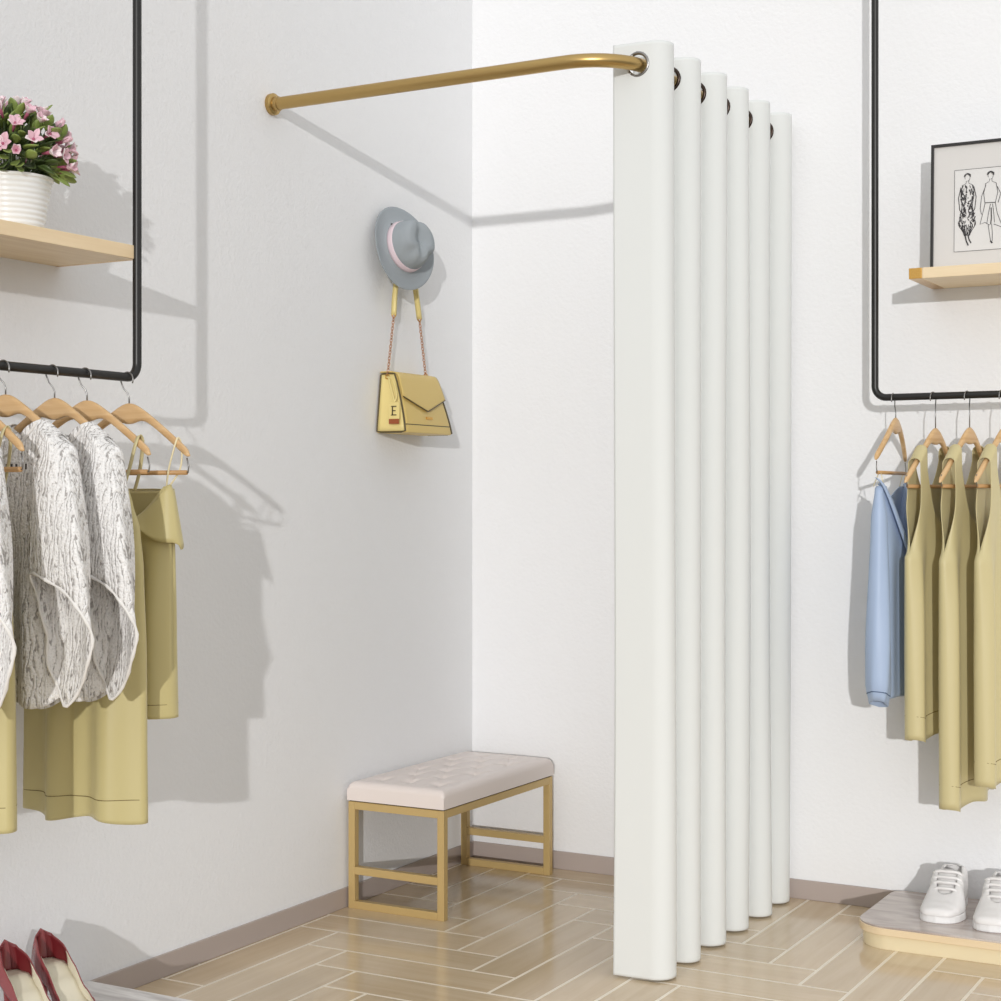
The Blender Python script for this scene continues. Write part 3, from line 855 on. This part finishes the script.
for a, b_, c, d in ((px0, pz0, px1, pz0), (px0, pz1, px1, pz1), (px0, pz0, px0, pz1)): ink([(a, b_), (c, d)], .0006)
random.seed(5)
# generic fashion figures
def figure(cx, dense):
    z = lambda v: pz0 + .012 + v*.225
    P = lambda x, v: (cx+x, z(v))
    ink([P(.0075*math.cos(a*PI/8), .925+.047*math.sin(a*PI/8)) for a in range(-4, 10)], .0007)
    for k in range(6): ink([P(-.009+.0034*k, .935+.035*math.sin(k*.62+.1)), P(-.007+.0030*k, .968+.018*math.sin(k*.62))], .0019 if dense else .0026)
    ink([P(-.003, .885), P(-.004, .85), P(-.016, .82)], .0007); ink([P(.004, .885), P(.004, .85), P(.017, .82)], .0007)
    if dense:
        prof = [(.14, .005), (.2, .012), (.3, .025), (.42, .020), (.55, .015), (.68, .019), (.8, .019)]
        for sg in (-1, 1):
            ink([P(sg*interp(prof, v/50), v/50) for v in range(8, 41)], .0011)
            ink([P(sg*.019, .80), P(sg*.026, .66), P(sg*.022, .50), P(sg*.014, .44)], .0013)
        for k in range(190):
            v0 = random.uniform(.15, .80); h = interp(prof, v0)
            x0 = h*math.copysign(abs(random.uniform(-1, 1))**.6, random.uniform(-1, 1))
            ink([P(x0, v0), P(x0+random.uniform(-.004, .004), v0+random.uniform(.015, .05))], random.uniform(.0007, .0019))
        for k in range(7): ink([P(-.020+.006*k, .30), P(-.008+.0026*k, .15)], .0010)
        ink([P(-.006, .16), P(-.002, .08), P(.004, .02)], .0022); ink([P(.003, .16), P(.006, .1), P(.012, .05)], .0020)
    else:
        for pts in ([(-.014, .82), (-.020, .70), (-.016, .56), (-.024, .40), (-.030, .29), (-.016, .31), (-.002, .27)],
                    [(.016, .82), (.021, .70), (.014, .56), (.020, .42), (.030, .30), (.044, .18), (.030, .24), (.010, .28)],
                    [(.016, .80), (.030, .68), (.022, .56)], [(-.014, .80), (-.026, .66), (-.030, .50), (-.026, .42)],
                    [(-.006, .27), (-.002, .14), (.002, .04)], [(.004, .28), (.006, .16), (.006, .06)], [(.0, .55), (-.006, .42), (-.010, .30)], [(.006, .55), (.010, .42), (.012, .30)]):
            ink([P(*q) for q in pts], .0009)
        ink([P(-.016, .57), P(.014, .565)], .0012); ink([P(.002, .50), P(.003, .36), P(.001, .28)], .0017)
        ink([P(.001, .06), P(.006, .03)], .0024)
figure(.108, True); figure(.176, False); figure(.262, True); figure(.35, False)
mb.build('sketch_lines', M['ink'], pr, smooth=False)

# ------------------------------------------------------------------ potted flowers
PX, PY, PZ = .118, -2.312, 1.9055
t = thing('potted_flowers', 'white ribbed pot of pink flowers on the left wall shelf', 'potted plant', (PX, PY, PZ))
prof = [(.0, .0), (.068, .0), (.071, .003)]
for k in range(1, 61):
    z = .003 + .117*k/60; prof.append((.071 + .019*(k/60)**1.1 + .0009*math.sin(k*2*PI/6), z))
prof += [(.0925, .121), (.093, .127), (.089, .128), (.086, .122), (.084, .112), (0, .112)]
MB().add(*lathe(prof, 56, False, False)).build('pot', M['pot'], t, autosm=60)
MB().add(*xf(lathe([(0, .004), (.05, .003), (.0835, 0)], 24, False, False), Matrix.Translation((0, 0, .113)))).build('soil', M['soil'], t)
random.seed(11)
def leafgeo(L_, w, cup=.25):
    nl = 7; v = []; f = []
    for i in range(nl+1):
        s = i/nl; hwid = w*math.sin(PI*min(1, .08+.9*s**1.3))**.8 * (1 if i < nl else .25)
        if i == 0: hwid = w*.15
        zc = .18*L_*math.sin(s*PI*.5)**2*-1*.4
        for j, q in enumerate((-1, -.5, 0, .5, 1)):
            v.append((q*hwid, s*L_, zc + cup*hwid*q*q))
    for i in range(nl):
        for j in range(4): f.append((i*5+j, i*5+j+1, i*5+6+j, i*5+5+j))
    return v, f
def orient(c, d, roll):
    d = d.normalized(); q = d.to_track_quat('Y', 'Z').to_matrix().to_4x4()
    return Matrix.Translation(c) @ q @ Matrix.Rotation(roll, 4, 'Y')
def dome_dir(el0, el1):
    a = random.uniform(0, 2*PI); e = math.asin(random.uniform(math.sin(el0), math.sin(el1)))
    return Vector((math.cos(a)*math.cos(e), math.sin(a)*math.cos(e), math.sin(e)))
cen = Vector((0, 0, .172))
for mname, cnt, part in (('leaf', 170, 'leaves'), ('leaf2', 110, 'inner_leaves')):
    mb = MB()
    for k in range(cnt):
        d = dome_dir(R(-28), R(88)); rad = random.uniform(.070, .110) if part == 'leaves' else random.uniform(.045, .085)
        c = cen + Vector((d.x*rad*1.12, d.y*rad*1.12, d.z*rad*.98))
        c = Vector((c.x, c.y, max(c.z, .118)))
        dd = d + Vector((random.uniform(-.5, .5), random.uniform(-.5, .5), random.uniform(-.2, .5)))
        mb.add(*xf(leafgeo(random.uniform(.034, .050), random.uniform(.0095, .0145)), orient(c, dd, random.uniform(-.8, .8))))
    mb.build(part, M[mname], t, solid=.0022)
mb = MB()
for k in range(60):
    d = dome_dir(R(0), R(88))
    mb.add(*tube([(d.x*.02, d.y*.02, .114), (d.x*.06, d.y*.06, .145+d.z*.02), cen+d*.105], .0018, 5))
mb.build('stems', M['leaf2'], t)
nfl = 0; placed = []
tries = 0
while nfl < 70 and tries < 4000:
    tries += 1
    d = dome_dir(R(-12), R(88))
    if any((d-p).length < .24 for p in placed): continue
    placed.append(d); nfl += 1
    c = cen + Vector((d.x*.128, d.y*.128, d.z*.118))
    mb = MB()
    dd = d + Vector((random.uniform(-.25, .25), random.uniform(-.25, .25), random.uniform(0, .35)))
    Mx = orient(c, dd, random.uniform(0, 6))
    opn = random.choice((.55, .8, 1.05, .3)); npet = random.choice((5, 6, 6))
    for p in range(npet):
        pm = Mx @ Matrix.Rotation(2*PI*p/npet, 4, 'Y') @ Matrix.Rotation(opn*random.uniform(.8, 1.1), 4, 'X')
        mb.add(*xf(leafgeo(random.uniform(.022, .031), random.uniform(.0065, .0092), -.5), pm), 0 if random.random() < .6 else 1)
    mb.add(*xf(tube([(0, -.018, 0), (0, 0, 0), (0, .008, 0)], [.0022, .004, .002], 6), Mx), 2)
    mb.build('flower', [M['petal'], M['petal_w'], M['petal_d']], t, solid=.0012)

# ------------------------------------------------------------------ display platforms
t = thing('display_platform', 'low rounded marble-topped platform under the white sneakers', 'display platform', (1.49, YB, 0))
pl = rrect(.030, 1.0, -.471, -.009, (.105, .05, .01, .05), 16)
pin = [(x+ (.012 if x < .3 else 0), y+(.008 if y < -.3 else 0)) for x, y in pl]
MB().add(*prism(rrect(.040, .99, -.461, -.010, (.098, .05, .01, .045), 16), 0, .042)).build('gold_plinth', M['brass_side'], t, smooth=False, bevel=.001, autosm=30)
MB().add(*prism(pl, .042, .0625)).build('wooden_rim', M['shelf_r'], t, smooth=False, bevel=.002, autosm=30)
MB().add(*prism(rrect(.032, .998, -.469, -.0095, (.104, .05, .01, .05), 16), .0625, .0675)).build('marble_top', M['marble'], t, smooth=False, bevel=.001, autosm=30)
t = tag(MB().add(*prism(rrect(.009, .62, -3.2, -1.947, (.004, .01, .01, .004), 5), 0, .073)).build('display_platform', M['marble_w'], smooth=False, bevel=.002), 'white marble display platform under the wine red heels', 'display platform')

# ------------------------------------------------------------------ sneakers
def make_sneaker(label, group):
    t = thing('sneaker', label, 'sneaker', group=group)
    Ln = .285
    W = lambda s: interp([(0, .026), (.06, .034), (.25, .038), (.5, .042), (.72, .053), (.86, .0485), (.92, .042), (.96, .0325), (.985, .021), (1.0, .0)], s)
    cxs = lambda s: .010*math.sin(PI*s)*sstep(.3, .8, s)
    # y runs from heel (0) to toe (-Ln); sole outline
    out = []
    for k in range(41): s = math.sin(k/40*PI/2); out.append((cxs(s)+W(s)+.003, -s*Ln))
    for k in range(40, -1, -1): s = math.sin(k/40*PI/2); out.append((cxs(s)-W(s)-.003, -s*Ln))
    out = [(x, y + (.004 if y == 0 else 0)) for x, y in out]
    v, f = prism(out, 0, .020)
    MB().add(v, f).build('sole', M['sole_w'], t, bevel=.004, autosm=50)
    H = lambda s: interp([(0, .098), (.06, .100), (.15, .090), (.25, .084), (.36, .098), (.42, .098), (.55, .080), (.7, .061), (.85, .047), (.95, .037), (1.0, .026)], s)
    gap = lambda s: interp([(0, .010), (.05, .020), (.2, .026), (.34, .026), (.4, .025), (.5, .026), (.62, .023), (.68, .017), (.72, .0), (1, 0)], s)
    mb = MB()
    for hs in (-1, 1):
        def wall(a, b):
            s = a; g = gap(s); w = W(s); h = H(s) - .020
            an = b*PI/2
            p = .62 if s < .5 else .78
            x = g + (w-g)*math.cos(an)**p; z = .020 + h*math.sin(an)**(.85 if s < .5 else .95)
            x += .003*math.sin(PI*b)*min(1, w/.02)
            y = -s*Ln
            if s > .9: y = -Ln*(.9 + .1*math.sin((s-.9)/.1*PI/2))
            if s < .04: y += .0
            return (cxs(s)+hs*x, y, z)
        vv, ff = grid(wall, 60, 14)
        if hs < 0: ff = [q[::-1] for q in ff]
        mb.add(vv, ff)
    # back wall closes the heel
    def heel(a, b):
        an = b*PI/2; w = W(0); g = gap(0); x = (g+(w-g)*math.cos(an)**.62+.003*math.sin(PI*b))*lerp(-1, 1, a)
        return (x, .006*(1-(lerp(-1, 1, a))**2), .020+(H(0)-.020)*math.sin(an)**.85)
    mb.add(*grid(heel, 8, 14))
    up = mb.build('upper', M['shoe_w'], t, solid=.004, merge=.0005)
    def tongue(a, b):
        s = lerp(.73, .30, b); x = lerp(-1, 1, a)*lerp(.020, .030, b)
        return (cxs(s)+x, -s*Ln, H(max(s, .38))-.006 + (.010*b**2) - .006*(lerp(-1, 1, a))**2)
    MB().add(*grid(tongue, 8, 12)).build('tongue', M['shoe_w'], t, solid=.005)
    for k in range(4):
        s = .42 + .078*k; g = gap(s)+.009; h = H(s)
        mb2 = []
        for i in range(11):
            q = lerp(-1, 1, i/10); mb2.append((cxs(s)+q*(g+.004), -s*Ln - .006*abs(q)*-1, h+.006 - .009*q**4))
        MB().add(*tube(mb2, .0044, 8)).build('lace', M['shoe_w'], t)
    MB().add(*tube([(cxs(.72)+q*.030, -.725*Ln + .036*abs(q)**2, H(.72)+.0015-.016*abs(q)**2.4) for q in [lerp(-1, 1, i/16) for i in range(17)]], .0013, 6)).build('vamp_seam', M['shoe_g'], t)
    def insole(a, b):
        s = lerp(.02, .62, b); return (cxs(s)+lerp(-1, 1, a)*W(s)*.9, -s*Ln, .034)
    MB().add(*grid(insole, 4, 10)).build('insole', M['shoe_g'], t, solid=.003)
    MB().add(*tube([(cxs(s)+W(s)*.97+.002, -s*Ln, .0255) for s in [i/20 for i in range(1, 19)]], .0012, 6)).build('welt_line', M['shoe_g'], t)
    return t
sg = 'white sneakers on the right platform'
a = make_sneaker('white leather sneaker, the left one on the right platform', sg); a.location = (1.722, -.030, .0677); a.rotation_euler = (0, 0, R(3)); a.scale = (1.12, 1.05, 1.10)
dup(a, (1.880, -.055, .0677), R(3), 'white leather sneaker cut by the right photo edge', sg)

# ------------------------------------------------------------------ wine red heels
def make_pump(label, group):
    t = thing('high_heel_shoe', label, 'high heel shoe', group=group)
    Ln = .235
    W = lambda s: interp([(0, .0), (.012, .013), (.045, .023), (.18, .031), (.42, .029), (.68, .040), (.82, .033), (.93, .017), (1, .003)], s)
    Zs = lambda s: interp([(0, .112), (.16, .108), (.34, .080), (.52, .036), (.64, .012), (.74, .004), (1, .004)], s)
    Hh = lambda s: interp([(0, .076), (.03, .066), (.08, .058), (.22, .040), (.42, .030), (.60, .030), (.72, .034), (.9, .024), (1, .010)], s)
    gp = lambda s: interp([(0, .002), (.05, .016), (.2, .026), (.45, .027), (.62, .030), (.70, .020), (.745, .0), (1, 0)], s)
    def wallf(inset, zoff, top):
        def fw(hs):
            def fn(a, b):
                s = a; w = W(s)-inset; g = max(0, gp(s)-inset*.5) if s < .745 else 0
                g = min(g, w)
                an = b*PI/2
                x = lerp(w, g, b**2.2) if s < .6 else g + (w-g)*math.cos(an)
                z = Zs(s) + zoff + (Hh(s)-zoff+top)*(b if s < .6 else math.sin(an))
                return (s*Ln + (0 if s > .02 else inset), hs*x, z)
            return fn
        return fw
    for part, inset, zo, rng, mat in (('upper', 0, 0, (0, 1), 'red'),):
        mb = MB()
        for hs in (-1, 1):
            vv, ff = grid(wallf(inset, zo, 0)(hs), 60, 12)
            if hs < 0: ff = [q[::-1] for q in ff]
            mb.add(vv, ff)
        mb.build(part, M[mat], t, solid=.0018, merge=.0004)
    for part, a0, a1, mat in (('heel_lining', .015, .22, 'red_in'), ('side_lining', .22, .72, 'cream')):
        mb = MB()
        for hs in (-1, 1):
            fn0 = wallf(.003, .003, -.001)(hs)
            vv, ff = grid(lambda a, b: fn0(lerp(a0, a1, a), b), 24, 10)
            mb.add(vv, ff)
        mb.build(part, M[mat], t, solid=.001)
    def ins(a, b): s = lerp(.02, .97, b); return (s*Ln, lerp(-1, 1, a)*(W(s)-.002), Zs(s)+.004)
    MB().add(*grid(ins, 6, 40)).build('insole', M['cream'], t, solid=.002)
    def sol(a, b): s = lerp(.0, 1, b); return (s*Ln, lerp(-1, 1, a)*(W(s)), Zs(s)-.001)
    MB().add(*grid(sol, 6, 40)).build('outsole', M['red_in'], t, solid=.003)
    hp = [(.026+.0, 0, .109), (.022, 0, .095), (.016, 0, .07), (.014, 0, .03), (.013, 0, .001)]
    MB().add(*tube(hp, [.024, .016, .009, .006, .0055], 14)).build('stiletto_heel', M['red'], t)
    return t
pg = 'wine red high heels on the left platform'
a = make_pump('wine red high heel with cream lining, the right one of the pair', pg); a.location = (.064, -2.168, .0735); a.rotation_euler = (0, 0, R(-15)); a.scale = (1.15, 1.35, 1.01)
dup(a, (.064, -2.283, .0735), R(-15), 'wine red high heel cut by the left photo edge', pg)

# ------------------------------------------------------------------ light
sd = bpy.data.lights.new('sun', 'SUN'); sd.energy = 1.4; sd.angle = R(.8); sd.color = (1, .99, .98)
so = bpy.data.objects.new('sun', sd); col.objects.link(so)
so.rotation_euler = Vector((-.466, 1, -.148)).to_track_quat('-Z', 'Y').to_euler(); so.location = (3, -6, 3)
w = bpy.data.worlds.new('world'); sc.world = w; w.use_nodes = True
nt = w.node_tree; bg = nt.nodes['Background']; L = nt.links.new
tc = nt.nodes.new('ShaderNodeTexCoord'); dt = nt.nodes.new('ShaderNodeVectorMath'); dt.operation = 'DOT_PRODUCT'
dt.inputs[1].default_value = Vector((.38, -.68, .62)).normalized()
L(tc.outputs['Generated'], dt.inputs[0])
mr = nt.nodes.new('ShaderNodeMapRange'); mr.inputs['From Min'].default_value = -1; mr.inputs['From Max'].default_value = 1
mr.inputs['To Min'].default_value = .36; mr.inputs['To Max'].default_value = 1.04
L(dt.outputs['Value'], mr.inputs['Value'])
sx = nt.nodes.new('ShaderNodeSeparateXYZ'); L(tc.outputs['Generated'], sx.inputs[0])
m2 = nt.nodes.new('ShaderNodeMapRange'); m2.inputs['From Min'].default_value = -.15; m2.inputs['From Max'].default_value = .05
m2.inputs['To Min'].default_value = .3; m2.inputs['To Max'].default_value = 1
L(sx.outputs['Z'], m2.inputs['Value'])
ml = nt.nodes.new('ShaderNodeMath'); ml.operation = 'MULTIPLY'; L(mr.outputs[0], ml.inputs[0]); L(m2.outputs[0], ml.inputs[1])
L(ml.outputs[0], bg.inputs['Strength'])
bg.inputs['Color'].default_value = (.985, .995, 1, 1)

# ------------------------------------------------------------------ camera
cam = bpy.data.cameras.new('camera'); co = bpy.data.objects.new('camera', cam); col.objects.link(co); sc.camera = co
co.location = (2.9458, -5.0759, 1.3); co.rotation_euler = (PI/2, 0, R(29.1))
cam.sensor_width = 36; cam.lens = 1643/1001*36; cam.clip_start = .05
cam.shift_x = 0; cam.shift_y = -(500.5-496)/1001*1.0
sc.view_settings.view_transform = 'Standard'; sc.view_settings.look = 'None'
sc.view_settings.exposure = 0; sc.view_settings.gamma = 1; sc.view_settings.use_curve_mapping = False
